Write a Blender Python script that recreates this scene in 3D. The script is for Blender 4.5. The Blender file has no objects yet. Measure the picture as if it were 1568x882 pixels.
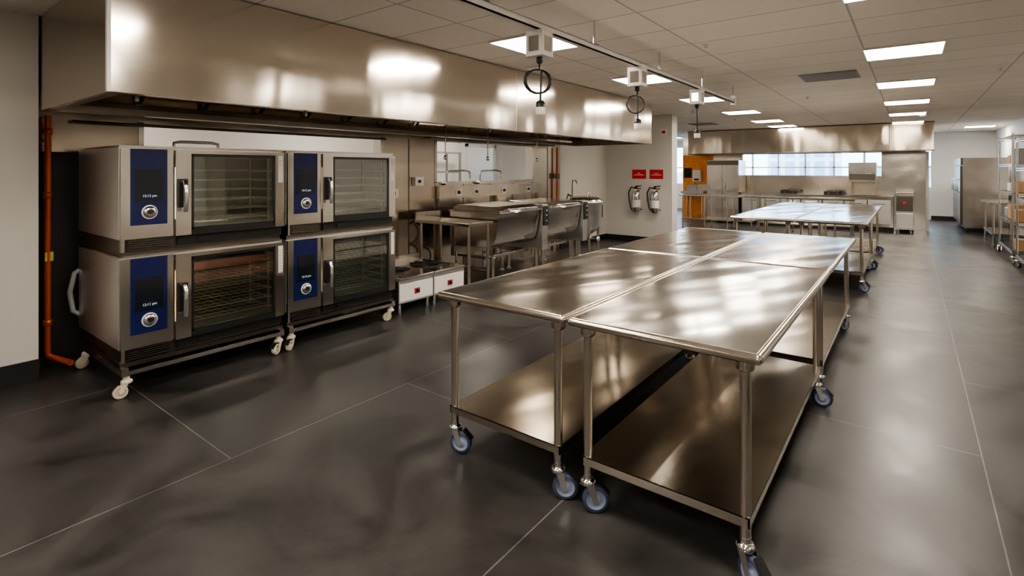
import bpy, math, random
from mathutils import Vector, Matrix
random.seed(3)
D=bpy.data; C=bpy.context
# ---------------------------------------------------------------- materials
def newmat(name):
    m=D.materials.new(name); m.use_nodes=True
    nt=m.node_tree; return m,nt,nt.nodes['Principled BSDF']
def plain(name,col,rough=.5,metal=0,spec=.5,noise=0,nscale=8,emit=None,es=0,bump=0):
    m,nt,p=newmat(name)
    p.inputs['Base Color'].default_value=(*col,1); p.inputs['Roughness'].default_value=rough
    p.inputs['Metallic'].default_value=metal; p.inputs['Specular IOR Level'].default_value=spec
    if noise or bump:
        tc=nt.nodes.new('ShaderNodeTexCoord'); n=nt.nodes.new('ShaderNodeTexNoise')
        n.inputs['Scale'].default_value=nscale; n.inputs['Detail'].default_value=5
        nt.links.new(tc.outputs['Object'],n.inputs['Vector'])
        if noise:
            r=nt.nodes.new('ShaderNodeMapRange'); r.inputs['To Min'].default_value=1-noise; r.inputs['To Max'].default_value=1+noise
            nt.links.new(n.outputs['Fac'],r.inputs['Value'])
            v=nt.nodes.new('ShaderNodeVectorMath'); v.operation='SCALE'; v.inputs[0].default_value=col
            nt.links.new(r.outputs['Result'],v.inputs['Scale']); nt.links.new(v.outputs[0],p.inputs['Base Color'])
        if bump:
            b=nt.nodes.new('ShaderNodeBump'); b.inputs['Strength'].default_value=bump; b.inputs['Distance'].default_value=.01
            nt.links.new(n.outputs['Fac'],b.inputs['Height']); nt.links.new(b.outputs[0],p.inputs['Normal'])
    if emit:
        p.inputs['Emission Color'].default_value=(*emit,1); p.inputs['Emission Strength'].default_value=es
    return m
def steel(name,col=(.64,.605,.56),rough=.17,aniso=0,tan=(0,0,1),wave=.2,wscale=1.6,grain=(1,1,60),rvar=.012,wstretch=(1,1,1),wrot=0):
    m,nt,p=newmat(name); N=nt.nodes; L=nt.links
    p.inputs['Metallic'].default_value=1
    tc=N.new('ShaderNodeTexCoord'); oi=N.new('ShaderNodeObjectInfo')
    add=N.new('ShaderNodeVectorMath'); add.operation='ADD'
    sc=N.new('ShaderNodeMath'); sc.operation='MULTIPLY'; sc.inputs[1].default_value=23
    L.new(oi.outputs['Random'],sc.inputs[0]); L.new(tc.outputs['Object'],add.inputs[0]); L.new(sc.outputs[0],add.inputs[1])
    mp=N.new('ShaderNodeMapping'); mp.inputs['Scale'].default_value=grain; L.new(add.outputs[0],mp.inputs['Vector'])
    n=N.new('ShaderNodeTexNoise'); n.inputs['Scale'].default_value=10; n.inputs['Detail'].default_value=2
    L.new(mp.outputs[0],n.inputs['Vector'])
    r=N.new('ShaderNodeMapRange'); r.inputs['To Min'].default_value=rough-rvar; r.inputs['To Max'].default_value=rough+rvar
    r.inputs['From Min'].default_value=.3; r.inputs['From Max'].default_value=.7
    L.new(n.outputs['Fac'],r.inputs['Value']); L.new(r.outputs[0],p.inputs['Roughness'])
    r2=N.new('ShaderNodeMapRange'); r2.inputs['To Min'].default_value=.98; r2.inputs['To Max'].default_value=1.02
    L.new(n.outputs['Fac'],r2.inputs['Value'])
    v=N.new('ShaderNodeVectorMath'); v.operation='SCALE'; v.inputs[0].default_value=col
    L.new(r2.outputs[0],v.inputs['Scale']); L.new(v.outputs[0],p.inputs['Base Color'])
    if wave:
        mr=N.new('ShaderNodeMapping'); mr.inputs['Rotation'].default_value=(0,0,wrot); L.new(add.outputs[0],mr.inputs['Vector'])
        mp2=N.new('ShaderNodeMapping'); mp2.inputs['Scale'].default_value=wstretch; L.new(mr.outputs[0],mp2.inputs['Vector'])
        w=N.new('ShaderNodeTexNoise'); w.inputs['Scale'].default_value=wscale; w.inputs['Detail'].default_value=1
        L.new(mp2.outputs[0],w.inputs['Vector'])
        b=N.new('ShaderNodeBump'); b.inputs['Strength'].default_value=wave; b.inputs['Distance'].default_value=.05
        L.new(w.outputs['Fac'],b.inputs['Height']); L.new(b.outputs[0],p.inputs['Normal'])
    if aniso:
        p.inputs['Anisotropic'].default_value=aniso
        c=N.new('ShaderNodeCombineXYZ')
        for i in range(3): c.inputs[i].default_value=tan[i]
        L.new(c.outputs[0],p.inputs['Tangent'])
    return m
def emis(name,col,s):
    m=D.materials.new(name); m.use_nodes=True; nt=m.node_tree
    for n in list(nt.nodes):
        if n.type!='OUTPUT_MATERIAL': nt.nodes.remove(n)
    e=nt.nodes.new('ShaderNodeEmission'); e.inputs[0].default_value=(*col,1); e.inputs[1].default_value=s
    nt.links.new(e.outputs[0],nt.nodes['Material Output'].inputs[0]); return m
def glassy(name,tint,fac,rough=.03):
    m=D.materials.new(name); m.use_nodes=True; nt=m.node_tree
    for n in list(nt.nodes):
        if n.type!='OUTPUT_MATERIAL': nt.nodes.remove(n)
    t=nt.nodes.new('ShaderNodeBsdfTransparent'); t.inputs[0].default_value=(*tint,1)
    g=nt.nodes.new('ShaderNodeBsdfGlossy'); g.inputs['Roughness'].default_value=rough; g.inputs[0].default_value=(.9,.92,.9,1)
    x=nt.nodes.new('ShaderNodeMixShader'); x.inputs[0].default_value=fac
    nt.links.new(t.outputs[0],x.inputs[1]); nt.links.new(g.outputs[0],x.inputs[2])
    nt.links.new(x.outputs[0],nt.nodes['Material Output'].inputs[0]); return m

S_TOP=steel('steel_tabletop',(.64,.61,.575),.15,.55,(1,0,0),.34,1.0,(60,1,1),.01,(2.8,.45,1),.45)
S_SHELF=steel('steel_shelf',(.64,.58,.50),.19,.5,(1,0,0),.36,1.0,(60,1,1),.01,(2.4,.5,1),.45)
S_HOOD=steel('steel_hood',(.68,.625,.555),.14,.5,(0,0,1),.62,.9,(1,1,60),.01,(1,1.8,.35))
S_HOOD2=steel('steel_hood_far',(.60,.53,.45),.15,.45,(0,0,1),.8,1.3,(1,1,60),.01,(1.6,1,.4))
S=steel('steel',(.64,.605,.56),.17,0,(0,0,1),.18,2.0,(1,1,40))
S_SIDE=steel('steel_satin',(.78,.765,.74),.32,0,(0,0,1),.08,2,(1,1,40))
S_WALL=steel('steel_wall_cladding',(.60,.53,.45),.2,.4,(0,0,1),.35,1.3,(1,1,40))
S_DARK=steel('steel_dark',(.16,.145,.125),.3,0,(0,0,1),.1,2)
S_TUBE=steel('steel_tube',(.68,.62,.54),.18,0,(0,0,1),0,2)
CHROME=plain('chrome',(.75,.74,.72),.14,1)
BLACK=plain('black_plastic',(.014,.014,.015),.35,noise=.1)
DKGREY=plain('dark_grey',(.02,.02,.021),.5,noise=.1)
RUBBER=plain('tyre_grey_blue',(.05,.065,.12),.5,noise=.1)
HUB=plain('caster_hub',(.26,.31,.46),.35,0,noise=.1)
NAVY=plain('navy_panel',(.010,.016,.085),.18,noise=.05)
SCREEN=plain('touch_screen',(.010,.013,.02),.08)
WHITE=plain('white_plastic',(.75,.74,.71),.4,noise=.04)
CREAM=plain('cream_caster',(.62,.56,.45),.4,noise=.05)
RED=plain('red_sign',(.6,.02,.03),.4,noise=.05)
COPPER=plain('copper_pipe',(.55,.10,.03),.35,.5,noise=.15)
YELLOWTAG=plain('yellow_tag',(.6,.5,.1),.5)
CARD=plain('cardboard',(.42,.25,.13),.8,noise=.12)
WIRE=plain('rack_wire',(.74,.72,.66),.3,.5)
REDWIRE=plain('rack_wire_warm',(.85,.14,.04),.3,.3)
LINER=plain('oven_liner',(.26,.25,.215),.35,.4,noise=.1)
LINERW=plain('oven_liner_warm',(.24,.19,.13),.35,.4,noise=.1)
WALLM=plain('wall_paint',(.62,.595,.555),.6,noise=.02,nscale=3,bump=.03)
WALLW=plain('wall_paint_white',(.78,.765,.74),.6,noise=.02,nscale=3,bump=.03)
WALLD=plain('wall_paint_grey',(.24,.23,.215),.6,noise=.02,nscale=3,bump=.03)
BASEM=plain('black_rubber_base',(.015,.015,.016),.45,noise=.1)
TEXTB=emis('screen_text',(.6,.8,1),.9)
TEXTW=plain('white_print',(.85,.85,.85),.5)
OVENLAMP=emis('oven_lamp',(1,.9,.72),24)
OVENLAMPW=emis('oven_lamp_warm',(1,.62,.30),26)
OGLASS=glassy('oven_glass',(.72,.745,.70),.18)
WGLASS=glassy('window_glass',(.93,.97,1),.05)
PANEL=emis('light_diffuser',(1,.895,.765),38)
GRILLE=plain('grille_grey',(.25,.25,.25),.5,noise=.05)
def grid_mat(name,base,line,coordswap,bw,rh,off,mort,ox,oy,rough,noise_amp,nscale,bump=0,rvar=0):
    m,nt,p=newmat(name); N=nt.nodes; L=nt.links
    tc=N.new('ShaderNodeTexCoord'); sp=N.new('ShaderNodeSeparateXYZ'); L.new(tc.outputs['Object'],sp.inputs[0])
    cb=N.new('ShaderNodeCombineXYZ')
    ax=N.new('ShaderNodeMath'); ax.inputs[1].default_value=ox; ay=N.new('ShaderNodeMath'); ay.inputs[1].default_value=oy
    o=coordswap
    L.new(sp.outputs[o[0]],ax.inputs[0]); L.new(sp.outputs[o[1]],ay.inputs[0])
    L.new(ax.outputs[0],cb.inputs[0]); L.new(ay.outputs[0],cb.inputs[1])
    b=N.new('ShaderNodeTexBrick'); b.offset=off; b.offset_frequency=2; b.squash=1
    b.inputs['Scale'].default_value=1; b.inputs['Mortar Size'].default_value=mort; b.inputs['Mortar Smooth'].default_value=.1
    b.inputs['Brick Width'].default_value=bw; b.inputs['Row Height'].default_value=rh; b.inputs['Bias'].default_value=0
    L.new(cb.outputs[0],b.inputs['Vector'])
    b.inputs['Color1'].default_value=(*base,1); b.inputs['Color2'].default_value=(*[c*.94 for c in base],1); b.inputs['Mortar'].default_value=(*line,1)
    n=N.new('ShaderNodeTexNoise'); n.inputs['Scale'].default_value=nscale; n.inputs['Detail'].default_value=9; n.inputs['Roughness'].default_value=.68
    n.inputs['Distortion'].default_value=.6 if rvar else 0
    L.new(tc.outputs['Object'],n.inputs['Vector'])
    r=N.new('ShaderNodeMapRange'); r.inputs['From Min'].default_value=.35; r.inputs['From Max'].default_value=.65
    r.inputs['To Min'].default_value=1-noise_amp; r.inputs['To Max'].default_value=1+noise_amp; L.new(n.outputs['Fac'],r.inputs['Value'])
    v=N.new('ShaderNodeVectorMath'); v.operation='SCALE'; L.new(b.outputs['Color'],v.inputs[0]); L.new(r.outputs[0],v.inputs['Scale'])
    L.new(v.outputs[0],p.inputs['Base Color'])
    p.inputs['Roughness'].default_value=rough
    if rvar:
        r3=N.new('ShaderNodeMapRange'); r3.inputs['From Min'].default_value=.35; r3.inputs['From Max'].default_value=.65
        r3.inputs['To Min'].default_value=rough-rvar; r3.inputs['To Max'].default_value=rough+rvar; L.new(n.outputs['Fac'],r3.inputs['Value']); L.new(r3.outputs[0],p.inputs['Roughness'])
    if bump:
        bp=N.new('ShaderNodeBump'); bp.inputs['Strength'].default_value=bump; bp.inputs['Distance'].default_value=.004
        L.new(b.outputs['Fac'],bp.inputs['Height']); bp.invert=True; L.new(bp.outputs[0],p.inputs['Normal'])
    return m
FLOORM=grid_mat('floor_slabs',(.044,.0415,.0405),(.17,.165,.16),(1,0),2.52,1.63,.5,.0034,-2.59,4.58,.37,.6,1.5,bump=.3,rvar=.09)
CEILM=grid_mat('ceiling_tiles',(.76,.71,.65),(.42,.40,.37),(0,1),1.24,.6,0,.008,.36,0,.8,.03,40,bump=.6)
TILEO=grid_mat('orange_tiles',(.90,.30,.02),(.5,.25,.08),(0,2),.3,.1,.5,.004,0,0,.25,.1,5,bump=.3)

# ---------------------------------------------------------------- mesh builder
class B:
    def __init__(s): s.v=[];s.f=[];s.m=[];s.sm=[];s.mats=[]
    def mi(s,m):
        if m not in s.mats: s.mats.append(m)
        return s.mats.index(m)
    def add(s,vs,fs,m,smooth=False):
        o=len(s.v); s.v+= [tuple(v) for v in vs]
        i=s.mi(m)
        for f in fs: s.f.append([o+k for k in f]); s.m.append(i); s.sm.append(smooth)
    def box(s,x0,x1,y0,y1,z0,z1,m):
        vs=[(x,y,z) for x in(x0,x1) for y in(y0,y1) for z in(z0,z1)]
        s.add(vs,[(0,1,3,2),(4,6,7,5),(0,4,5,1),(2,3,7,6),(0,2,6,4),(1,5,7,3)],m)
    def prism(s,poly,axis,a,b,m):
        n=len(poly)
        def P(p,t):
            return {0:(t,p[0],p[1]),1:(p[0],t,p[1]),2:(p[0],p[1],t)}[axis]
        vs=[P(p,a) for p in poly]+[P(p,b) for p in poly]
        fs=[tuple(range(n))[::-1],tuple(range(n,2*n))]+[(i,(i+1)%n,n+(i+1)%n,n+i) for i in range(n)]
        s.add(vs,fs,m)
    def lathe(s,c,axis,prof,m,seg=20,smooth=True,caps=True):
        ax=Vector(axis).normalized(); t=Vector((1,0,0)) if abs(ax.x)<.9 else Vector((0,1,0))
        u=ax.cross(t).normalized(); w=ax.cross(u); c=Vector(c)
        vs=[];fs=[]
        for r,h in prof:
            for k in range(seg):
                a=2*math.pi*k/seg; vs.append(c+ax*h+(u*math.cos(a)+w*math.sin(a))*r)
        for i in range(len(prof)-1):
            for k in range(seg):
                k2=(k+1)%seg; fs.append((i*seg+k,i*seg+k2,(i+1)*seg+k2,(i+1)*seg+k))
        s.add(vs,fs,m,smooth)
        if caps:
            for i,fl in((0,1),(len(prof)-1,0)):
                if prof[i][0]>1e-4:
                    vv=vs[i*seg:(i+1)*seg]; ix=list(range(seg)); s.add(vv,[ix[::-1] if fl else ix],m)
    def cyl(s,p0,p1,r,m,r1=None,seg=16,caps=True):
        p0=Vector(p0);p1=Vector(p1);d=p1-p0
        s.lathe(p0,d,[(r,0),(r if r1 is None else r1,d.length)],m,seg,True,caps)
    def tube(s,pts,r,m,seg=8):
        pts=[Vector(p) for p in pts]; vs=[];fs=[];u=None
        for i,p in enumerate(pts):
            t=(pts[min(i+1,len(pts)-1)]-pts[max(i-1,0)]).normalized()
            if u is None:
                a=Vector((0,0,1)) if abs(t.z)<.9 else Vector((1,0,0)); u=t.cross(a).normalized()
            else: u=(u-t*u.dot(t)).normalized()
            w=t.cross(u)
            for k in range(seg):
                a=2*math.pi*k/seg; vs.append(p+(u*math.cos(a)+w*math.sin(a))*r)
        for i in range(len(pts)-1):
            for k in range(seg):
                k2=(k+1)%seg; fs.append((i*seg+k,i*seg+k2,(i+1)*seg+k2,(i+1)*seg+k))
        s.add(vs,fs,m,True)
        ix=list(range(seg)); s.add(vs[:seg],[ix[::-1]],m); s.add(vs[-seg:],[ix],m)
    def mesh(s,name):
        me=D.meshes.new(name); me.from_pydata(s.v,[],s.f)
        for m in s.mats: me.materials.append(m)
        me.polygons.foreach_set('material_index',s.m); me.polygons.foreach_set('use_smooth',s.sm)
        me.update(); return me
    def obj(s,name,loc=(0,0,0),rot=0,bevel=0,parent=None):
        return place(s.mesh(name),name,loc,rot,bevel,parent)
def place(me,name,loc=(0,0,0),rot=0,bevel=0,parent=None):
    o=D.objects.new(name,me); C.collection.objects.link(o); o.location=loc; o.rotation_euler=(0,0,rot)
    if bevel:
        b=o.modifiers.new('bevel','BEVEL'); b.width=bevel; b.segments=2; b.limit_method='ANGLE'; b.angle_limit=math.radians(50)
    if parent: o.parent=parent
    return o
def text(body,size,loc,rot,mat,parent,name='print'):
    cu=D.curves.new(name,'FONT'); cu.body=body; cu.size=size; cu.align_x='CENTER'; cu.align_y='CENTER'; cu.extrude=.0005
    cu.materials.append(mat); o=D.objects.new(name,cu); C.collection.objects.link(o); o.location=loc; o.rotation_euler=rot
    if parent: o.parent=parent
    return o

# ---------------------------------------------------------------- room shell
CH=2.73
XW=-5.5; XE=2.0; YF=21.0; YB=-4.0; XL=-8.2
def rb(name,*a,mat=WALLM):
    b=B(); b.box(*a,mat); return b.obj(name)
rb('floor',XL-.2,XE+.2,YB-.2,YF+.2,-.15,0,mat=FLOORM)
rb('ceiling',XL-.2,XE+.2,YB-.2,YF+.2,CH,CH+.15,mat=CEILM)
rb('wall_left',XW-.12,-5.19,YB,.95,0,CH)
rb('wall_outer_left',XL-.15,XL,YB,YF,0,CH,mat=WALLW)
rb('wall_right',XE,XE+.15,YB,YF,0,CH,mat=WALLW)
rb('wall_rear',XL,XE,YB-.15,YB,0,CH,mat=WALLD)  # wall out of view, its grey chosen to darken reflections in the steel
rb('wall_extinguisher',XW-.12,-3.97,10.7,11.0,0,CH)
rb('baseboard_left',-5.19,-5.175,YB,.95,0,.16,mat=BASEM)
rb('baseboard_extinguisher',XW,-3.96,10.685,10.7,0,.12,mat=BASEM)
rb('baseboard_right',XE-.015,XE,YB,YF,0,.12,mat=BASEM)
rb('baseboard_far',.5,XE-.02,YF-.015,YF,0,.12,mat=BASEM)
b=B(); x0,x1=XW-.12,XW
o1=(1.71,4.37,1.36,2.0); o2=(5.37,7.8,1.38,2.0)
b.box(x0,x1,.95,o1[0],0,2.6,S_WALL)
b.box(x0,x1,o1[0],o1[1],0,o1[2],S_WALL); b.box(x0,x1,o1[0],o1[1],o1[3],2.6,S_WALL)
b.box(x0,x1,o1[1],o2[0],0,2.6,S_WALL)
b.box(x0,x1,o2[0],o2[1],0,o2[2],S_WALL); b.box(x0,x1,o2[0],o2[1],o2[3],2.6,S_WALL)
b.box(x0,x1,o2[1],8.75,0,2.6,S_WALL)
for y in (4.4,4.85,5.35,5.95,6.6,7.2,7.8,8.3):
    b.box(x1,x1+.006,y-.006,y+.006,.1,1.36 if o2[0]<y<o2[1] else 2.0,S_DARK)
b.box(x1,x1+.004,.95,1.7,0,1.72,DKGREY)  # dark sheet over the steel, painting in the shade beside the ovens
b.obj('wall_cookline')
b=B(); b.box(x0,x1,8.75,10.7,0,CH,WALLM); b.box(x0,x1,.95,8.75,2.6,CH,WALLM); b.obj('wall_cookline_upper')
rb('baseboard_cookline',XW,XW+.015,8.75,10.68,0,.12,mat=BASEM)
b=B()
for o in (o1,o2):
    for (a,c,z0,z1) in ((o[0]-.03,o[0]+.01,o[2],o[3]),(o[1]-.01,o[1]+.03,o[2],o[3]),(o[0]-.03,o[1]+.03,o[2]-.03,o[2]+.012),(o[0]-.03,o[1]+.03,o[3]-.012,o[3]+.03)):
        b.box(XW-.135,XW+.012,a,c,z0,z1,S)
b.obj('trim_1')
b=B(); b.box(XL,.5,YF,YF+.2,0,.95,WALLW); b.box(XL,.5,YF,YF+.2,2.5,CH,WALLW); b.box(.5,XE,YF,YF+.2,0,CH,WALLW)
b.obj('wall_far')
b=B(); x=XL
while x<.49:
    b.box(x-.03,x+.03,YF+.05,YF+.12,.95,2.5,S_SIDE); x+=.87
b.box(XL,.5,YF+.05,YF+.12,.95,1.0,S_SIDE); b.box(XL,.5,YF+.05,YF+.12,2.45,2.5,S_SIDE); b.box(XL,.5,YF+.05,YF+.12,1.62,1.66,S_SIDE)
b.box(XL,.5,YF+.08,YF+.085,1,2.45,WGLASS)
b.obj('window_1')
b=B(); y0,y1=16.9,17.02; oo=(-4.08,-.62,1.4,2.02)
b.box(-5.9,oo[0],y0,y1,0,2.6,S_WALL); b.box(oo[0],oo[1],y0,y1,0,oo[2],S_WALL); b.box(oo[0],oo[1],y0,y1,oo[3],2.6,S_WALL)
b.box(oo[1],.3,y0,y1,0,2.6,S); b.box(-5.9,-4.95,y0-.012,y0,0,2.03,TILEO); b.box(.3,.36,y0-.012,y1,0,2.03,WALLW)
b.obj('wall_island')
# ---------------------------------------------------------------- ceiling lights
def light_mesh():
    b=B(); w=.3
    b.box(-w,w,-w,w,-.012,-.008,PANEL)
    for a in ((-w-.012,w+.012,-w-.012,-w),(-w-.012,w+.012,w,w+.012),(-w-.012,-w,-w,w),(w,w+.012,-w,w)):
        b.box(*a,-.02,0,WHITE)
    return b.mesh('ceiling_light_panel')
lm=light_mesh()
for y in [-2.7,-.9,3.9,6.3,8.7,11.1,13.5,15.3]:
    place(lm,'ceiling_light_panel',(-2.7,y,CH))
place(lm,'ceiling_light_panel',(-2.08,1.2,CH))  # out-of-view panel added off the row to light ovens without burning the hood
for y in [-2.7,-.9,1.5,3.9,6.3,8.7,11.1,13.5,15.9,18.3]:
    place(lm,'ceiling_light_panel',(-.06,y,CH))
for y in [18.6]:
    place(lm,'ceiling_light_panel',(1.45,y,CH))
for y in [2,5,8,13.5,18.6]:
    place(lm,'ceiling_light_panel',(-6.9,y,CH))
for x in (-4.6,-2.4): place(lm,'ceiling_light_panel',(x,19,CH))
def grille(x,y):
    b=B(); b.box(-.3,.3,-.3,.3,-.012,-.001,GRILLE)
    for i in range(12): b.box(-.28,.28,-.27+i*.046,-.25+i*.046,-.018,-.012,GRILLE)
    b.obj('air_vent_grille',(x,y,CH))
grille(-.8,7.5); grille(-4.2,13.5)
for x,y in ((-1.5,4.9),(-1.3,9.4),(-1.4,12.2),(.8,8),(.9,12),(-3.2,12.6)):
    b=B(); b.lathe((0,0,-.001),(0,0,-1),[(.035,0),(.033,.006),(.012,.01),(.01,.03),(.02,.034),(.02,.037)],WHITE,14); b.obj('fire_sprinkler',(x,y,CH))
for x,y in ((-3.4,10.4),(.2,13.9)):
    b=B(); b.lathe((0,0,-.001),(0,0,-1),[(.07,0),(.07,.02),(.05,.045),(.0,.05)],WHITE,20); b.obj('smoke_detector',(x,y,CH))

# ---------------------------------------------------------------- hoods
def hood_y(name,xf,xb,ya,yb,zb,zt,seams,S_H):
    b=B()
    b.box(xf-.03,xf,ya,yb,zb,zt,S_H)
    b.box(xb,xf-.03,ya,ya+.03,zb,zt,S_WALL); b.box(xb,xf-.03,yb-.03,yb,zb,zt,S_H)
    b.box(xb,xb+.03,ya+.03,yb-.03,zb+.1,zt,S_WALL)
    b.box(xb+.03,xf-.03,ya+.03,yb-.03,zt-.03,zt,S_WALL)
    b.box(xf-.09,xf-.03,ya+.03,yb-.03,zb,zb+.02,S_DARK); b.box(xb,xf-.09,ya+.03,ya+.08,zb,zb+.02,S_DARK); b.box(xb,xf-.09,yb-.08,yb-.03,zb,zb+.02,S_DARK)
    b.box(xf-.1,xf-.09,ya+.03,yb-.03,zb+.02,zb+.45,S_DARK)  # lip and inner front: dark underside reflection put into a darker steel
    b.prism([(xb+.03,zb+.12),(xb+.08,zb+.12),(xb+.6,zb+.52),(xb+.6,zb+.58),(xb+.03,zb+.58)],1,ya+.05,yb-.05,S_DARK)
    n=int((yb-ya)/.5)
    for i in range(n):
        yy=ya+.1+i*(yb-ya-.2)/n
        b.prism([(xb+.07,zb+.10),(xb+.60,zb+.50),(xb+.61,zb+.49),(xb+.08,zb+.09)],1,yy+.02,yy+(yb-ya-.2)/n-.02,S_WALL)
    b.box(xb+.03,xb+.14,ya+.05,yb-.05,zb+.0,zb+.05,S_WALL)
    for y in seams:
        b.box(xf-.001,xf+.002,y-.004,y+.004,zb,zt,S_SIDE)
    y=ya+.15
    while y<yb:
        b.box(xf-.10,xf-.085,y,y+.02,zb-.035,zb,S_DARK); y+=1.1
    return b.obj(name,bevel=.003)
hood_y('exhaust_hood',-3.6,-5.19,.96,8.72,2.02,CH-.01,[4.79],S_HOOD)
b=B(); b.box(-3.612,-3.585,.945,.965,2.02,CH-.01,WALLW); b.obj('trim_2')
b=B(); b.box(-5.46,-5.2,1.0,8.7,2.25,2.6,S_DARK); b.obj('hood_rear_plenum')
b=B(); ya,yb,xa,xb,zb,zt=15.9,17.2,-5.4,.43,2.02,CH-.01
b.box(xa,xb,ya,ya+.03,zb,zt,S_HOOD2); b.box(xa,xa+.03,ya+.03,yb-.32,zb,zt,S_HOOD2); b.box(xb-.03,xb,ya+.03,yb-.32,zb,zt,S_HOOD2)
b.box(xa+.03,xb-.03,ya+.03,yb-.32,zt-.03,zt,S_DARK); b.box(xa+.03,xb-.03,ya+.03,ya+.09,zb,zb+.02,S_DARK)
b.box(xa-.01,xb+.01,ya-.012,ya,zb,zb+.025,S_DARK); b.box(xa-.01,xb+.01,ya-.014,ya,zt-.02,zt,S_DARK)
b.prism([(yb-.33,zb+.1),(yb-.4,zb+.1),(yb-.8,zb+.5),(yb-.33,zb+.5)],0,xa+.05,xb-.05,S_WALL)
b.box(-.43,-.42,ya-.003,ya,zb,zt,S_DARK); b.box(-2.9,-2.89,ya-.003,ya,zb,zt,S_DARK)
b.obj('exhaust_hood',bevel=.003)

# ---------------------------------------------------------------- casters
def caster(b,x,y,ztop,ang=0,R=.062,tyre=RUBBER,hub=HUB,brake=True,fork=CHROME):
    ca,sa=math.cos(ang),math.sin(ang)
    def W(l,s_,z): return (x+l*ca-s_*sa, y+l*sa+s_*ca, z)
    off=.035; c=W(off,0,R); ax=(-sa,ca,0)
    w=.016
    def at(p,o): return (p[0]+ax[0]*o,p[1]+ax[1]*o,p[2])
    b.lathe(at(c,-w),ax,[(R*.72,0),(R*.93,.001),(R,.008),(R,2*w-.008),(R*.93,2*w-.001),(R*.72,2*w)],tyre,28,caps=False)
    b.lathe(at(c,-w+.001),ax,[(.010,-.004),(R*.26,-.004),(R*.28,.006),(R*.62,.007),(R*.66,.0),(R*.74,.0),(R*.74,2*w-.002),(R*.66,2*w-.002),(R*.62,2*w-.009),(R*.28,2*w-.008),(R*.26,2*w+.002),(.01,2*w+.002)],hub,28)
    b.lathe(at(c,-w-.010),ax,[(.009,0),(.009,2*w+.020)],fork,12)
    for s_ in (-.026,.026):
        pts=[W(-.012,s_,2*R+.018),W(.026,s_,2*R+.018),W(off+.012,s_,R-.010),W(off-.012,s_,R-.010)]
        d=.003*(1 if s_>0 else -1)
        q=[(p[0]+ax[0]*d,p[1]+ax[1]*d,p[2]) for p in pts]
        b.add(pts+q,[(0,1,2,3),(7,6,5,4),(0,4,5,1),(1,5,6,2),(2,6,7,3),(3,7,4,0)],fork)
    b.lathe((x,y,2*R+.010),(0,0,1),[(.034,0),(.036,.006),(.034,.018),(.024,.024)],fork,18)
    b.cyl((x,y,2*R+.03),(x,y,ztop),.021,fork)
    if brake:
        p=[W(off+.02,-.02,2*R+.012),W(off+.02,.02,2*R+.012),W(off+.065,.022,R+.028),W(off+.065,-.022,R+.028)]
        q=[(a,b_,c_-.006) for a,b_,c_ in p]
        b.add(p+q,[(0,3,2,1),(4,5,6,7),(0,1,5,4),(1,2,6,5),(2,3,7,6),(3,0,4,7)],BLACK)
# ---------------------------------------------------------------- work tables
def table_mesh(W=.83,L=2.03,H=.9,seed=0):
    rnd=random.Random(seed); b=B()
    e=.02
    b.box(e,W-e,e,L-e,H-.012,H-.001,S_TOP)
    for (p0,p1) in (((e,e,H-.02),(e,L-e,H-.02)),((W-e,e,H-.02),(W-e,L-e,H-.02)),((e,e,H-.02),(W-e,e,H-.02)),((e,L-e,H-.02),(W-e,L-e,H-.02))):
        b.cyl(p0,p1,.02,S_TUBE,seg=16)
    for (x,y) in ((e,e),(e,L-e),(W-e,e),(W-e,L-e)):
        b.lathe((x,y,H-.04),(0,0,1),[(0.004,0),(.014,.006),(.02,.02),(.014,.034),(.004,.04)],S_TUBE,16)
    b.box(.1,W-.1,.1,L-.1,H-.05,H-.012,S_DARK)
    ix=.075
    for x in (ix,W-ix):
        for y in (ix,L-ix):
            b.cyl((x,y,.17),(x,y,H-.012),.0205,S_TUBE,seg=18)
            b.lathe((x,y,H-.09),(0,0,1),[(.0215,0),(.034,.01),(.036,.06)],S_TUBE,18)
            caster(b,x,y,.18,rnd.uniform(-.5,.9)+(math.pi if rnd.random()<.35 else 0))
    zs=.262; a=ix-.02
    b.box(a,W-a,a+.02,L-a-.02,zs-.006,zs,S_SHELF)
    for (x0,x1,y0,y1) in ((a,a+.006,a,L-a),(W-a-.006,W-a,a,L-a),(a,W-a,a,a+.006),(a,W-a,L-a-.006,L-a)):
        b.box(x0,x1,y0,y1,zs-.04,zs-.0005,S_TUBE)
    b.box(a,W-a,a,a+.02,zs-.006,zs,S_SHELF); b.box(a,W-a,L-a-.02,L-a,zs-.006,zs,S_SHELF)
    b.box(W/2-.04,W/2+.04,a+.01,L-a-.01,zs-.03,zs-.006,S_DARK)
    return b.mesh('work_table')
k=0
for yb_ in (2.05,4.095,7.95,9.995):
    for xb_ in (-2.10,-1.258):
        place(table_mesh(seed=k+5),'work_table',(xb_,yb_,0)); k+=1

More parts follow.
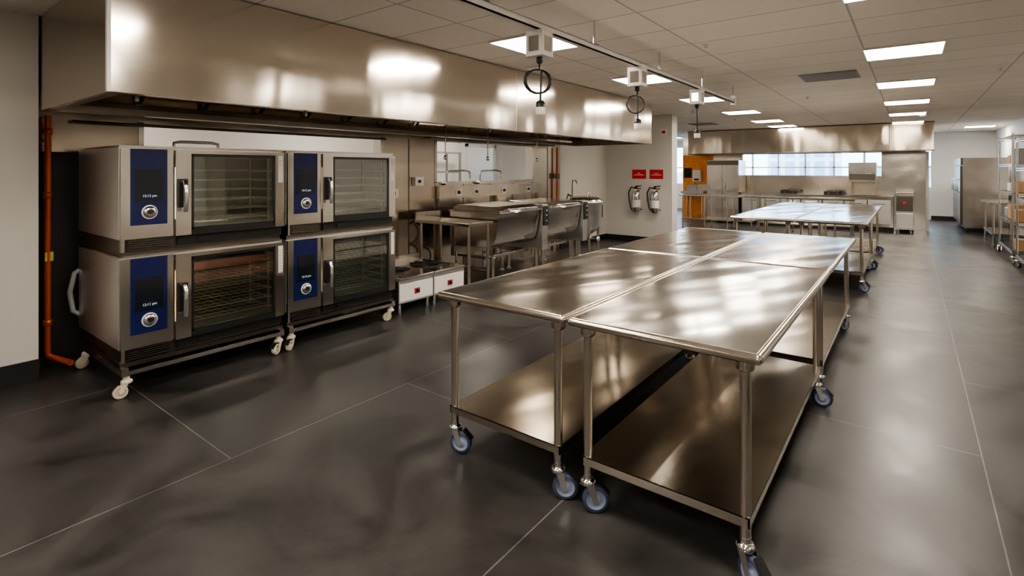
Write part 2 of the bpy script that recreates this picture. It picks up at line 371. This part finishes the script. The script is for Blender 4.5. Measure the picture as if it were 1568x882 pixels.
# ---------------------------------------------------------------- combi ovens
def combi(b,X,Y0,Y1,z0,z1,redrack=False):
    Dp=.98; cs=Y0+.33; LN=LINERW if redrack else LINER; lampcol=OVENLAMPW if redrack else OVENLAMP
    zc=z0+.09
    b.box(X-Dp,X-.03,Y0,cs-.002,zc,z1-.002,S_SIDE)
    b.box(X-Dp,X-.03,cs,Y1,z1-.06,z1-.002,S_SIDE); b.box(X-Dp,X-.03,cs,Y1,zc,zc+.06,LN)
    b.box(X-Dp,X-.03,Y1-.06,Y1,zc+.06,z1-.06,S_SIDE); b.box(X-Dp,X-.42,cs,Y1-.06,zc+.06,z1-.06,LN)
    b.box(X-.42,X-.03,Y1-.065,Y1-.06,zc+.06,z1-.06,LN); b.box(X-.42,X-.03,cs-.002,cs+.003,zc+.06,z1-.06,LN)
    b.box(X-.42,X-.03,cs,Y1-.06,z1-.065,z1-.06,LN)
    b.box(X-Dp,X-.01,Y0-.004,Y1+.004,z1-.002,z1+.01,S)
    b.box(X-.03,X,Y0+.003,cs-.004,zc,z1-.012,S)
    b.box(X,X+.006,Y0+.06,Y0+.285,z0+.185,z1-.012,NAVY)
    zm=z1-.155
    b.box(X+.006,X+.009,Y0+.085,Y0+.26,z1-.385,zm,SCREEN)
    b.lathe((X+.006,Y0+.173,z0+.275),(1,0,0),[(.042,0),(.042,.012),(.036,.02),(.02,.024),(.018,.014),(.0,.014)],CHROME,28)
    b.lathe((X+.018,Y0+.173,z0+.275),(1,0,0),[(.017,0),(.014,.008),(0,.009)],BLACK,16)
    b.lathe((X+.006,Y0+.173,z0+.275),(1,0,0),[(.050,0),(.050,.003)],WHITE,28)
    d0=cs+.004; xd=X+.022
    b.box(X-.03,xd,d0,d0+.105,zc,z1-.015,S)
    b.box(X-.03,xd,Y1-.085,Y1-.004,zc,z1-.015,S)
    b.box(X-.03,xd,d0+.105,Y1-.085,z1-.04,z1-.015,S)
    b.box(X-.03,xd,d0+.105,Y1-.085,zc,zc+.035,BLACK)
    g0,g1,h0,h1=d0+.105,Y1-.085,zc+.035,z1-.04
    b.box(X+.012,X+.017,g0+.018,g1-.018,h0+.02,h1-.02,OGLASS)
    for a in ((g0,g0+.018,h0,h1),(g1-.018,g1,h0,h1),(g0,g1,h0,h0+.02),(g0,g1,h1-.02,h1)):
        b.box(X-.01,X+.02,a[0],a[1],a[2],a[3],BLACK)
    hy=d0+.045; hz=(z0+z1)/2+.02
    b.box(xd,xd+.02,hy-.03,hy+.03,hz-.09,hz+.12,BLACK)
    b.tube([(xd+.01,hy,hz+.09),(xd+.045,hy,hz+.10),(xd+.062,hy,hz+.06),(xd+.065,hy,hz-.03),(xd+.055,hy,hz-.12)],.016,CHROME,12)
    b.box(xd,xd+.001,Y1-.06,Y1-.02,z1-.27,z1-.04,WHITE)
    for j in range(9): b.box(xd+.001,xd+.0014,Y1-.055,Y1-.027,z1-.26+j*.022,z1-.256+j*.022,GRILLE)
    b.box(X-Dp+.02,X-.045,Y0+.01,Y1-.01,z0,zc,S_DARK)
    b.box(X-.045,X-.012,Y0+.01,Y0+.03,z0+.0,zc,S); b.box(X-.045,X-.02,Y0+.36,Y1-.01,z0+.015,zc-.012,BLACK)
    for i in range(5): b.box(X-.045,X-.02,Y0+.05,Y0+.32,z0+.012+i*.015,z0+.019+i*.015,S_DARK)
    b.box(X-.045,X-.005,Y0+.5,Y0+.58,z0+.03,z0+.06,BLACK)
    ci0,ci1=cs+.01,Y1-.075; nr=6
    for i in range(nr):
        z=zc+.09+i*(z1-.09-zc-.09)/nr
        wm=REDWIRE if (redrack and i>=nr-2) else WIRE
        for xx in (X-.06,X-.15,X-.27,X-.39): b.box(xx-.003,xx+.003,ci0,ci1,z,z+.006,wm)
        for kk in range(12):
            yy=ci0+.02+kk*(ci1-ci0-.04)/11
            b.box(X-.4,X-.06,yy-.0015,yy+.0015,z+.001,z+.005,wm)
        for yy in (ci0+.012,ci1-.012): b.box(X-.41,X-.05,yy-.008,yy+.008,z-.012,z-.004,WIRE)
    if redrack: b.box(X-.40,X-.12,ci0+.03,ci1-.03,z1-.16,z1-.115,REDWIRE)
    for yy in (ci0+.02,ci1-.02):
        for xx in (X-.08,X-.4): b.box(xx-.006,xx+.006,yy-.006,yy+.006,zc+.06,z1-.065,WIRE)
    b.box(X-.06,X-.045,cs+.003,cs+.012,zc+.12,z1-.14,lampcol)
def oven_stack(Y0,Y1,t1,t2,red):
    X=-4.31
    b=B()
    combi(b,X,Y0,Y1,1.0,1.735); combi(b,X,Y0,Y1,.235,.965,redrack=red)
    b.box(X-.97,X-.04,Y0+.01,Y1-.01,.965,1.0,S_DARK)
    b.box(X-.98,X-.01,Y0,Y1,.205,.235,S_DARK)
    for (a,c) in ((Y0+.005,Y0+.045),(Y1-.045,Y1-.005)): b.box(X-.96,X+.02,a,c,.15,.205,S)
    b.box(X-.02,X+.02,Y0+.045,Y1-.045,.155,.185,S); b.box(X-.96,X-.92,Y0+.045,Y1-.045,.15,.185,S)
    for x in (X-.01,X-.92):
        for y in (Y0+.04,Y1-.04):
            caster(b,x,y,.16,random.uniform(-1,1)-1.2,R=.045,tyre=CREAM,hub=CREAM,brake=True,fork=CREAM)
    if red: b.tube([(X-.99,Y0+.05,.8),(X-1.0,Y0-.02,.75),(X-1.0,Y0-.05,.6),(X-1.0,Y0-.03,.45),(X-.97,Y0+.03,.4)],.018,GRILLE,8)
    o=b.obj('combi_oven_stack',bevel=.003)
    for t,z in ((t1,1.735),(t2,.965)):
        text(t,.024,(X+.0105,Y0+.173,z-.345),(math.pi/2,0,math.pi/2),TEXTB,o,'clock_text')
    return o
oven_stack(1.21,2.385,'12:13 pm','12:11 pm',True)
oven_stack(2.42,3.60,'12:12 pm','12:12 pm',False)
b=B(); b.tube([(0,0,0),(0,0,.05),(0,.05,.06),(0,.3,.06),(0,.35,.05),(0,.35,0)],.012,CHROME,8); b.box(-.05,.05,-.03,.38,-.004,.003,S); b.obj('oven_flue_guard',(-4.9,1.75,1.75))
b=B(); b.tube([(-5.38,1.04,2.0),(-5.38,1.04,.16),(-5.375,1.045,.12),(-5.36,1.07,.10),(-5.1,1.12,.10)],.022,COPPER,12)
for z in (1.85,1.35,.35): b.lathe((-5.38,1.04,z),(0,0,1),[(.022,0),(.03,.002),(.03,.05),(.022,.052)],COPPER,14)
for z in (.6,1.3,1.8): b.box(-5.495,-5.37,1.03,1.05,z,z+.02,S_DARK)
b.box(-5.385,-5.36,1.02,1.07,.86,.93,YELLOWTAG)
b.obj('gas_pipe')
b=B(); b.tube([(-5.44,8.55,2.0),(-5.44,8.55,0)],.018,COPPER,10); b.box(-5.495,-5.40,8.51,8.59,1.4,1.5,S_DARK); b.obj('electrical_conduit')
b=B(); b.tube([(-5.44,1.2,1.97),(-5.44,4.4,1.97)],.014,S_DARK,10); b.tube([(-5.44,5.2,2.03),(-5.44,8.45,2.03)],.014,S_DARK,10); b.obj('gas_manifold_pipe')
b=B()
for y in (4.55,5.35,6.5):
    b.tube([(-4.5,y,2.3),(-4.5,y,1.75)],.009,CHROME,8); b.lathe((-4.5,y,1.75),(0,0,-1),[(.009,0),(.018,.01),(.022,.05),(.014,.055)],CHROME,12)
b.tube([(-4.5,1.2,2.3),(-4.5,8.5,2.3)],.014,CHROME,8)
b.obj('fire_suppression_pipe')

# ---------------------------------------------------------------- stock pot ranges
for y0 in (3.72,4.24):
    b=B(); X=-4.38; w=.51
    b.box(X-.8,X,y0,y0+w,.12,.37,S_SIDE); b.box(X,X+.006,y0+.01,y0+w-.01,.14,.33,WHITE)
    b.box(X-.8,X+.02,y0,y0+w,.37,.40,S)
    cy=.255
    b.lathe((X-.4,y0+cy,.40),(0,0,1),[(.2,0),(.2,.012),(.17,.012),(.17,.004),(.0,.004)],BLACK,28)
    for a in range(8):
        an=a*math.pi/4; b.tube([(X-.4+.05*math.cos(an),y0+cy+.05*math.sin(an),.415),(X-.4+.2*math.cos(an),y0+cy+.2*math.sin(an),.418)],.008,BLACK,6)
    b.box(X-.82,X-.8,y0,y0+w,.37,.48,S)
    b.box(X+.006,X+.01,y0+.22,y0+.30,.20,.26,RED)
    b.lathe((X+.008,y0+.26,.23),(1,0,0),[(.022,0),(.02,.025),(.0,.027)],BLACK,16)
    for x in (X-.05,X-.75):
        for y in (y0+.05,y0+w-.05): b.lathe((x,y,0),(0,0,1),[(.018,0),(.022,.01),(.018,.06),(.018,.12)],CHROME,12)
    b.obj('stock_pot_range',bevel=.003)
b=B(); x0,x1,y0,y1=-5.3,-4.34,4.80,5.27
b.box(x0,x1,y0,y1,.86,.9,S); b.box(x0-.02,x0,y0,y1,.86,1.0,S)
for x in (x0+.05,x1-.05):
    for y in (y0+.05,y1-.05):
        b.cyl((x,y,.03),(x,y,.87),.02,S_TUBE); b.lathe((x,y,0),(0,0,1),[(.018,0),(.024,.01),(.02,.05)],CHROME,12)
b.cyl((x0+.05,y0+.05,.25),(x0+.05,y1-.05,.25),.014,S_TUBE); b.cyl((x1-.05,y1-.05,.25),(x0+.05,y1-.05,.25),.014,S_TUBE); b.cyl((x1-.05,y0+.05,.25),(x0+.05,y0+.05,.25),.014,S_TUBE)
b.obj('equipment_stand',bevel=.003)
# ---------------------------------------------------------------- tilting braising pans
def braising(y0,w=1.14):
    b=B(); Xf=-4.3
    pan=[(Xf,.99),(Xf-.015,.93),(Xf-.06,.66),(Xf-.10,.58),(Xf-.17,.53),(Xf-.85,.5),(Xf-.9,.55),(Xf-.9,.99)]
    b.prism(pan,1,y0+.02,y0+w-.17,S)
    b.box(Xf-.92,Xf+.03,y0+.01,y0+w-.16,.985,1.005,S)
    b.prism([(Xf+.03,.985),(Xf+.09,1.01),(Xf+.09,.995),(Xf+.03,.95)],1,y0+.35,y0+.6,S)
    b.prism([(Xf-.0,1.005),(Xf-.0,1.025),(Xf-.12,1.075),(Xf-.75,1.085),(Xf-.85,1.05),(Xf-.85,1.005)],1,y0+.03,y0+w-.18,S)
    b.tube([(Xf-.02,y0+.15,1.03),(Xf+.04,y0+.15,1.04),(Xf+.04,y0+w-.32,1.04),(Xf-.02,y0+w-.32,1.03)],.011,CHROME,8)
    b.box(Xf-.75,Xf+.02,y0+w-.145,y0+w,.40,1.06,S_SIDE)
    b.prism([(Xf+.02,.75),(Xf+.045,.76),(Xf+.035,1.03),(Xf+.02,1.04)],1,y0+w-.135,y0+w-.01,BLACK)
    for z in (.82,.9,.97): b.lathe((Xf+.042,y0+w-.072,z),(1,0,0),[(.016,0),(.014,.014),(0,.015)],CHROME,12)
    b.box(Xf-.88,Xf-.82,y0+.02,y0+w,.36,.5,S); b.box(Xf-.3,Xf-.24,y0+.02,y0+w-.145,.36,.40,S); b.box(Xf-.82,Xf-.3,y0+w-.14,y0+w-.02,.34,.4,S)
    for x in (Xf-.15,Xf-.8):
        for y in (y0+.06,y0+w-.06):
            b.cyl((x,y,.05),(x,y,.42),.028,S_TUBE); b.lathe((x,y,0),(0,0,1),[(.045,0),(.045,.008),(.022,.02),(.022,.06)],CHROME,14)
    b.box(Xf-.82,Xf-.12,y0+.04,y0+.08,.36,.40,S)
    b.cyl((Xf-.5,y0+.3,.2),(Xf-.5,y0+.3,.5),.03,CHROME)
    b.obj('tilting_braising_pan',bevel=.004)
braising(5.33); braising(6.52)
# ---------------------------------------------------------------- steam kettle
b=B(); cx,cy=-4.62,8.15
prof=[(.02,.42),(.14,.44),(.24,.52),(.29,.62),(.31,.74),(.31,.98),(.33,.99),(.33,1.015),(.30,1.02)]
b.lathe((cx,cy,0),(0,0,1),prof,S_SIDE,36)
b.lathe((cx,cy,1.02),(0,0,1),[(.315,0),(.315,.015),(.25,.06),(.12,.085),(.03,.09)],S,36)
b.tube([(cx+.1,cy-.06,1.08),(cx+.1,cy-.06,1.15),(cx+.1,cy+.06,1.15),(cx+.1,cy+.06,1.08)],.01,CHROME)
b.tube([(cx-.2,cy+.05,1.04),(cx-.36,cy+.05,1.12),(cx-.40,cy+.05,1.0),(cx-.40,cy+.05,.6)],.02,CHROME)
for a in (40,140,220,320):
    x=cx+.25*math.cos(math.radians(a)); y=cy+.25*math.sin(math.radians(a))
    b.cyl((x,y,.02),(x,y,.62),.022,S_TUBE); b.lathe((x,y,0),(0,0,1),[(.045,0),(.04,.012),(.022,.03)],CHROME,12)
b.tube([(cx+.05,cy-.1,.46),(cx+.15,cy-.12,.38),(cx+.33,cy-.12,.38)],.03,CHROME,12); b.lathe((cx+.33,cy-.12,.38),(1,0,0),[(.045,0),(.045,.03),(.02,.035)],CHROME,16)
b.box(cx-.1,cx+.12,cy+.33,cy+.48,.55,.95,S_SIDE); b.box(cx+.12,cx+.125,cy+.34,cy+.47,.7,.93,BLACK); b.cyl((cx,cy+.29,.75),(cx,cy+.34,.75),.05,CHROME)
b.tube([(cx-.42,cy+.3,.9),(cx-.42,cy+.3,1.3),(cx-.38,cy+.25,1.38),(cx-.2,cy+.05,1.38),(cx-.15,cy,1.33),(cx-.15,cy,1.27)],.013,CHROME)
b.cyl((cx-.42,cy+.3,0),(cx-.42,cy+.3,.9),.02,S_TUBE)
b.obj('steam_kettle')
b=B()
for y in (5.5,6.25):
    b.tube([(-5.42,y,1.36),(-5.42,y,1.5),(-5.40,y+.02,1.55),(-5.3,y+.25,1.56),(-5.25,y+.32,1.54),(-5.25,y+.34,1.44)],.014,CHROME,8)
    b.lathe((-5.49,y,1.37),(1,0,0),[(.03,0),(.03,.02),(.02,.05),(.02,.08)],CHROME,14)
b.obj('pot_filler_faucet')
b=B(); b.box(-5.494,-5.42,5.36,8.0,1.15,1.33,S_WALL)
for y in (5.38,6.7,7.92): b.box(-5.49,-5.44,y,y+.06,0,1.15,S_WALL)
for y in (5.7,6.1,6.8,7.5): b.box(-5.42,-5.412,y,y+.12,1.18,1.28,S_SIDE); b.cyl((-5.412,y+.06,1.23),(-5.395,y+.06,1.23),.025,BLACK)
b.obj('utility_chase')
b=B(); b.box(-5.49,-5.42,4.45,4.6,1.2,1.32,S_SIDE); b.box(-5.49,-5.42,4.9,5.05,1.35,1.47,S_SIDE); b.box(-5.42,-5.415,4.5,4.55,1.24,1.28,BLACK); b.box(-5.42,-5.415,4.95,5.0,1.39,1.43,BLACK); b.obj('wall_outlet_box')
b=B(); pts=[(-5.37,5.05+.09*math.sin(a*.5),.75-a*.025+.05*math.cos(a*.5)) for a in range(27)]; b.tube(pts+[(-5.37,5.05,.014)],.012,BLACK,8)
b.tube([(-5.48,4.95,.85),(-5.37,4.95,.8)],.014,BLACK,8); b.obj('appliance_hose')
b=B(); xl=XL+.002; b.box(xl,xl+.03,9.0,9.95,0,2.1,S_SIDE); b.box(xl,xl+.05,8.93,9.0,0,2.17,WHITE);b.box(xl,xl+.05,9.95,10.02,0,2.17,WHITE);b.box(xl,xl+.05,8.93,10.02,2.1,2.17,WHITE); b.cyl((xl+.03,9.1,1),(xl+.1,9.1,1),.02,CHROME); b.obj('door_1')
b=B()
for y in (6.6,7.6):
    for (a,c,z0,z1) in ((y,y+.04,1.2,1.95),(y+.8,y+.84,1.2,1.95),(y,y+.84,1.91,1.95),(y,y+.84,1.5,1.54),(y+.4,y+.43,1.2,1.95)):
        b.box(XL+.3,XL+.34,a,c,z0,z1,GRILLE)
    for yy in (y+.0,y+.8): b.box(XL+.3,XL+.34,yy,yy+.04,0,1.2,GRILLE)
b.obj('drying_rack')

# ---------------------------------------------------------------- fire extinguishers & signs
Yw=10.7
for x in (-4.72,-4.30):
    b=B(); y=Yw-.11
    b.lathe((x,y,.66),(0,0,1),[(.07,0),(.088,.01),(.088,.36),(.075,.41),(.04,.45),(.025,.46),(.025,.49)],CHROME,24)
    b.lathe((x,y,.76),(0,0,1),[(.0888,0),(.0888,.16)],WHITE,24,caps=False)
    b.box(x-.02,x+.02,y-.02,y+.02,1.15,1.2,BLACK)
    b.prism([(x-.01,1.19),(x+.12,1.22),(x+.13,1.235),(x-.02,1.22)],1,y-.012,y+.012,BLACK)
    b.prism([(x-.01,1.165),(x+.11,1.17),(x+.11,1.155),(x-.01,1.15)],1,y-.012,y+.012,BLACK)
    b.tube([(x-.01,y-.02,1.17),(x-.09,y-.05,1.19),(x-.15,y-.05,1.08),(x-.14,y-.04,.9),(x-.10,y-.06,.76),(x-.06,y-.07,.70)],.016,BLACK,8)
    b.lathe((x-.02,y-.03,1.13),(0,-1,0),[(.02,0),(.02,.015)],WHITE,12)
    b.box(x-.03,x+.03,y+.08,Yw-.001,1.0,1.12,RED); b.box(x-.09,x+.09,y+.085,Yw-.001,.70,.72,BLACK)
    b.obj('fire_extinguisher')
for x0,x1,t in ((-4.86,-4.54,'FIRE\nEXTINGUISHER'),(-4.46,-4.16,'CLASS K\nEXTINGUISHER')):
    b=B(); b.box(x0,x1,Yw-.006,Yw-.001,1.37,1.57,RED); o=b.obj('fire_extinguisher_sign')
    text(t,.034,((x0+x1)/2,Yw-.0075,1.47),(math.pi/2,0,0),TEXTW,o)
b=B(); b.box(-4.2,-4.08,Yw-.03,Yw-.001,2.3,2.42,WHITE); b.box(-4.18,-4.10,Yw-.034,Yw-.03,2.33,2.39,RED); b.obj('fire_alarm_strobe')

# ---------------------------------------------------------------- ceiling rail with drop outlets
RAILM=plain('galvanised_strut',(.66,.64,.61),.4,.25,noise=.1)
b=B(); xr=-1.95; zr=2.49
b.box(xr-.022,xr+.022,-3.5,7.6,zr,zr+.012,RAILM); b.box(xr-.022,xr-.018,-3.5,7.6,zr,zr+.05,RAILM); b.box(xr+.018,xr+.022,-3.5,7.6,zr,zr+.05,RAILM); b.box(xr-.022,xr+.022,-3.5,7.6,zr+.046,zr+.052,RAILM)
y=-3
while y<7.7:
    b.cyl((xr,y,zr+.05),(xr,y,CH-.002),.008,CHROME,seg=8); b.box(xr-.03,xr+.03,y-.02,y+.02,zr+.05,zr+.058,S); y+=1.32
b.box(xr-.03,xr+.03,7.55,7.62,zr-.03,zr+.1,RAILM)
b.obj('ceiling_support_rail')
def drop(y,n):
    b=B(); s=.065
    b.box(xr-s,xr+s,y-s,y+s,zr-.17,zr-.002,RAILM); b.box(xr+s,xr+s+.004,y-.04,y+.04,zr-.14,zr-.04,S)
    b.box(xr-.04,xr+.04,y-s-.004,y-s,zr-.14,zr-.04,S)
    b.lathe((xr,y,zr-.17),(0,0,-1),[(.022,0),(.022,.03),(.013,.045)],BLACK,12)
    z=zr-.21
    pts=[(xr,y,z),(xr,y,z-.03)]
    if n>0:
        for i in range(n*16+1):
            a=math.pi/2-.2+i*2*math.pi/16
            pts.append((xr-.02+.05*math.cos(a)+.012*i/16,y-.01+.07*math.cos(a),z-.12+.08*math.sin(a)))
    pts+= [(xr,y+.01,z-.22),(xr,y+.01,z-.25)]
    b.tube(pts,.007,BLACK,8)
    b.lathe((xr,y+.01,z-.25),(0,0,-1),[(.015,0),(.03,.01),(.03,.04),(.034,.045),(.034,.09),(.0,.092)],WHITE,16)
    b.lathe((xr,y+.01,z-.25),(0,0,-1),[(.016,-.003),(.031,.009),(.0315,.04)],BLACK,16)
    b.obj('drop_cord_outlet',bevel=.002)
drop(2.85,2); drop(4.4,1); drop(6.04,0)

# ---------------------------------------------------------------- far prep line
def counter(name,x0,x1,y0,y1,H=.9,shelf=True,n=4):
    b=B(); b.box(x0,x1,y0,y1,H-.04,H,S_TOP)
    for i in range(n):
        x=x0+.08+i*(x1-x0-.16)/(n-1)
        for y in (y0+.06,y1-.06):
            b.cyl((x,y,.03),(x,y,H-.03),.02,S_TUBE); b.lathe((x,y,0),(0,0,1),[(.02,0),(.026,.01),(.02,.05)],CHROME,12)
    if shelf: b.box(x0+.05,x1-.05,y0+.04,y1-.04,.24,.275,S_SHELF)
    return b.obj(name,bevel=.003)
counter('prep_counter',-5.0,-3.1,14,14.75); counter('prep_counter',-3.08,-1.0,14,14.75)
def fridge(name,x0,x1,y0,y1,H,face,doors,DM=None):
    DM=DM or S
    b=B(); b.box(x0,x1,y0,y1,.13,H,S)
    if face=='-y':
        w=(x1-x0)/doors
        for i in range(doors):
            b.box(x0+i*w+.01,x0+(i+1)*w-.01,y0-.04,y0,.18,H*.5-.01,DM); b.box(x0+i*w+.01,x0+(i+1)*w-.01,y0-.04,y0,H*.5+.01,H-.15,DM)
            for z in (H*.5-.25,H*.5+.08): b.tube([(x0+i*w+.08,y0-.04,z),(x0+i*w+.08,y0-.08,z+.01),(x0+i*w+.08,y0-.08,z+.16),(x0+i*w+.08,y0-.04,z+.17)],.01,CHROME)
        b.box(x0+.01,x1-.01,y0-.03,y0,H-.14,H-.01,S_DARK)
    else:
        w=(y1-y0)/doors
        for i in range(doors):
            b.box(x0-.05,x0,y0+i*w+.01,y0+(i+1)*w-.01,.2,H-.2,DM)
            b.tube([(x0-.05,y0+i*w+.1,1.0),(x0-.1,y0+i*w+.1,1.02),(x0-.1,y0+i*w+.1,1.3),(x0-.05,y0+i*w+.1,1.32)],.012,CHROME)
        b.box(x0-.04,x0,y0+.01,y1-.01,H-.18,H,S_DARK)
    for x in (x0+.08,x1-.08):
        for y in (y0+.08,y1-.08): caster(b,x,y,.14,1.0,R=.045,tyre=BLACK,hub=GRILLE,brake=False)
    return b.obj(name,bevel=.004)
fridge('reach_in_refrigerator',-4.87,-3.97,16.02,16.85,1.84,'-y',2)
fridge('upright_refrigerator',1.02,1.85,17.1,18.4,1.86,'-x',2,S_DARK)
fridge('upright_refrigerator',1.02,1.85,18.45,19.8,1.86,'-x',2,S_DARK)
for y in (.9,4.3): fridge('upright_refrigerator',1.15,1.93,y,y+1.35,2.05,'-x',2)  # unseen refrigerators, added as dark shapes for the hood to reflect
b=B(); b.box(-3.9,-.35,16.05,16.85,.12,.86,S); b.box(-3.9,-.35,16.0,16.87,.86,.9,S_TOP)
for i in range(7):
    x=-3.87+i*.5; b.box(x,x+.47,16.03,16.05,.2,.8,S_SIDE); b.cyl((x+.1,16.01,.7),(x+.37,16.01,.7),.01,CHROME)
b.box(-3.9,-.35,16.1,16.8,0,.12,BLACK)
b.obj('undercounter_cook_line',bevel=.003)
for x in (-2.9,-1.85):
    b=B(); b.box(x,x+.42,16.15,16.65,.901,.99,BLACK); 
    for dx in (.11,.31):
        b.lathe((x+dx,16.4,.99),(0,0,1),[(.085,0),(.085,.02),(.06,.02)],DKGREY,20); b.lathe((x+dx,16.15,.945),(0,-1,0),[(.018,0),(.015,.025)],CHROME,12)
    b.obj('countertop_burner')
b=B(); b.box(-.3,.05,15.98,16.8,.1,.95,S); b.box(-.29,.04,15.965,15.98,.15,.5,S_SIDE); b.box(-.29,.04,15.965,15.98,.55,.92,S_DARK); b.lathe((-.12,15.965,.75),(0,-1,0),[(.04,0),(.035,.03)],RED,16)
b.box(-.3,.05,16.0,16.8,.95,1.0,S)
for x in (-.25,0):
    for y in (16.05,16.75): b.cyl((x,y,0),(x,y,.1),.025,CHROME)
b.obj('fryer_cabinet',bevel=.003)
b=B(); b.box(-1.3,-.7,16.15,16.8,1.25,1.75,S); b.box(-1.28,-.72,16.13,16.15,1.3,1.45,S_DARK); b.box(-1.28,-.72,16.13,16.15,1.48,1.72,S); b.box(-1.3,-.7,16.3,16.85,.905,.93,S)
b.tube([(-1.2,16.13,1.47),(-1.2,16.09,1.47),(-.8,16.09,1.47),(-.8,16.13,1.47)],.01,CHROME)
for x in (-1.28,-.74): b.box(x,x+.02,16.5,16.85,.93,1.25,S)
b.obj('salamander_broiler',bevel=.003)
b=B(); b.box(-5.55,-5.3,16.76,16.886,1.2,1.55,WHITE); b.box(-5.5,-5.35,16.75,16.76,1.22,1.28,BLACK); b.obj('paper_towel_dispenser')
b=B(); b.box(-5.85,-5.62,16.84,16.886,1.3,1.62,BLACK); b.box(-5.84,-5.63,16.835,16.84,1.32,1.6,SCREEN); b.obj('wall_monitor')
b=B(); b.box(-5.8,-5.1,16.4,16.886,.75,.9,S); b.box(-5.8,-5.1,16.86,16.886,.9,1.1,S); b.tube([(-5.45,16.82,.9),(-5.45,16.82,1.1),(-5.45,16.76,1.16),(-5.45,16.68,1.14),(-5.45,16.66,1.08)],.012,CHROME)
for x in (-5.75,-5.15):
    for y in (16.45,16.84): b.cyl((x,y,0),(x,y,.75),.018,S_TUBE)
b.obj('hand_sink')

# ---------------------------------------------------------------- right side: wire shelving + table
def wire_shelf(x0,x1,y0,y1,H,levels,seed):
    rnd=random.Random(seed); b=B()
    for x in (x0+.015,x1-.015):
        for y in (y0+.015,y1-.015):
            b.cyl((x,y,.13),(x,y,H),.016,CHROME,seg=12)
            caster(b,x,y,.14,rnd.uniform(0,6),R=.045,tyre=BLACK,hub=GRILLE,brake=False)
    zs=[.2+i*(H-.25)/(levels-1) for i in range(levels)]
    for z in zs:
        for (a,c,d,e) in ((x0,x1,y0,y0+.01),(x0,x1,y1-.01,y1),(x0,x0+.01,y0,y1),(x1-.01,x1,y0,y1)):
            b.box(a,c,d,e,z-.035,z-.025,CHROME); b.box(a,c,d,e,z-.005,z+.005,CHROME)
        n=int((y1-y0)/.03)
        for i in range(n): yy=y0+i*(y1-y0)/n; b.box(x0,x1,yy,yy+.004,z-.002,z+.002,CHROME)
    b.obj('wire_shelving_unit')
    return zs
for i,(y0,y1) in enumerate(((12.0,13.7),(9.9,11.6))):
    zs=wire_shelf(1.34,1.86,y0,y1,2.2 if i==0 else 2.1,5,i)
    b=B(); rnd=random.Random(i+9)
    for j,z in enumerate(zs[:4]):
        y=y0+.1
        while y<y1-.4:
            w=rnd.uniform(.25,.4); h=rnd.uniform(.14,.28)
            if rnd.random()<.6: b.box(1.42,1.81,y,y+w,z+.005,z+h,rnd.choice([CARD,GRILLE,WHITE,S_SIDE])); 
            y+=w+.06
    b.obj('stored_boxes',bevel=.004)
counter('side_table',1.25,1.93,14.3,15.9,.9,True,3)

# ---------------------------------------------------------------- outside
b=B(); b.box(-60,50,22,140,-12.2,-12,GRILLE); b.obj('outside_ground')
BLDG=grid_mat('office_facade',(.35,.45,.58),(.75,.75,.75),(0,2),2.2,3.2,0,.35,0,0,.3,.1,.2)
for x,w,h,y in ((-60,18,6,95),(-38,14,1,80),(-20,10,9,100),(-6,9,2,75),(8,14,7,110)):
    b=B(); b.box(x,x+w,y,y+12,-12,h,BLDG); b.obj('office_building')
w=D.worlds.new('World'); C.scene.world=w; w.use_nodes=True
nt=w.node_tree; bg=nt.nodes['Background']
sky=nt.nodes.new('ShaderNodeTexSky'); sky.sky_type='HOSEK_WILKIE'; sky.turbidity=4; sky.sun_direction=(.4,-.5,.75)
mix=nt.nodes.new('ShaderNodeMixRGB'); mix.inputs[0].default_value=.75; mix.inputs[2].default_value=(.62,.82,1,1)
nt.links.new(sky.outputs[0],mix.inputs[1]); nt.links.new(mix.outputs[0],bg.inputs[0]); bg.inputs[1].default_value=10

# ---------------------------------------------------------------- camera
cd=D.cameras.new('camera'); cam=D.objects.new('camera',cd); C.collection.objects.link(cam)
cam.location=(0,0,1.58); yaw=math.atan(611/799)
cam.rotation_euler=(math.pi/2,0,yaw)
cd.sensor_width=36; cd.lens=799/1568*36; cd.shift_y=-(441-259)/1568; cd.clip_start=.05; cd.clip_end=300
C.scene.camera=cam
C.scene.view_settings.view_transform='AgX'
C.scene.view_settings.look='AgX - Medium High Contrast'
C.scene.view_settings.exposure=.05
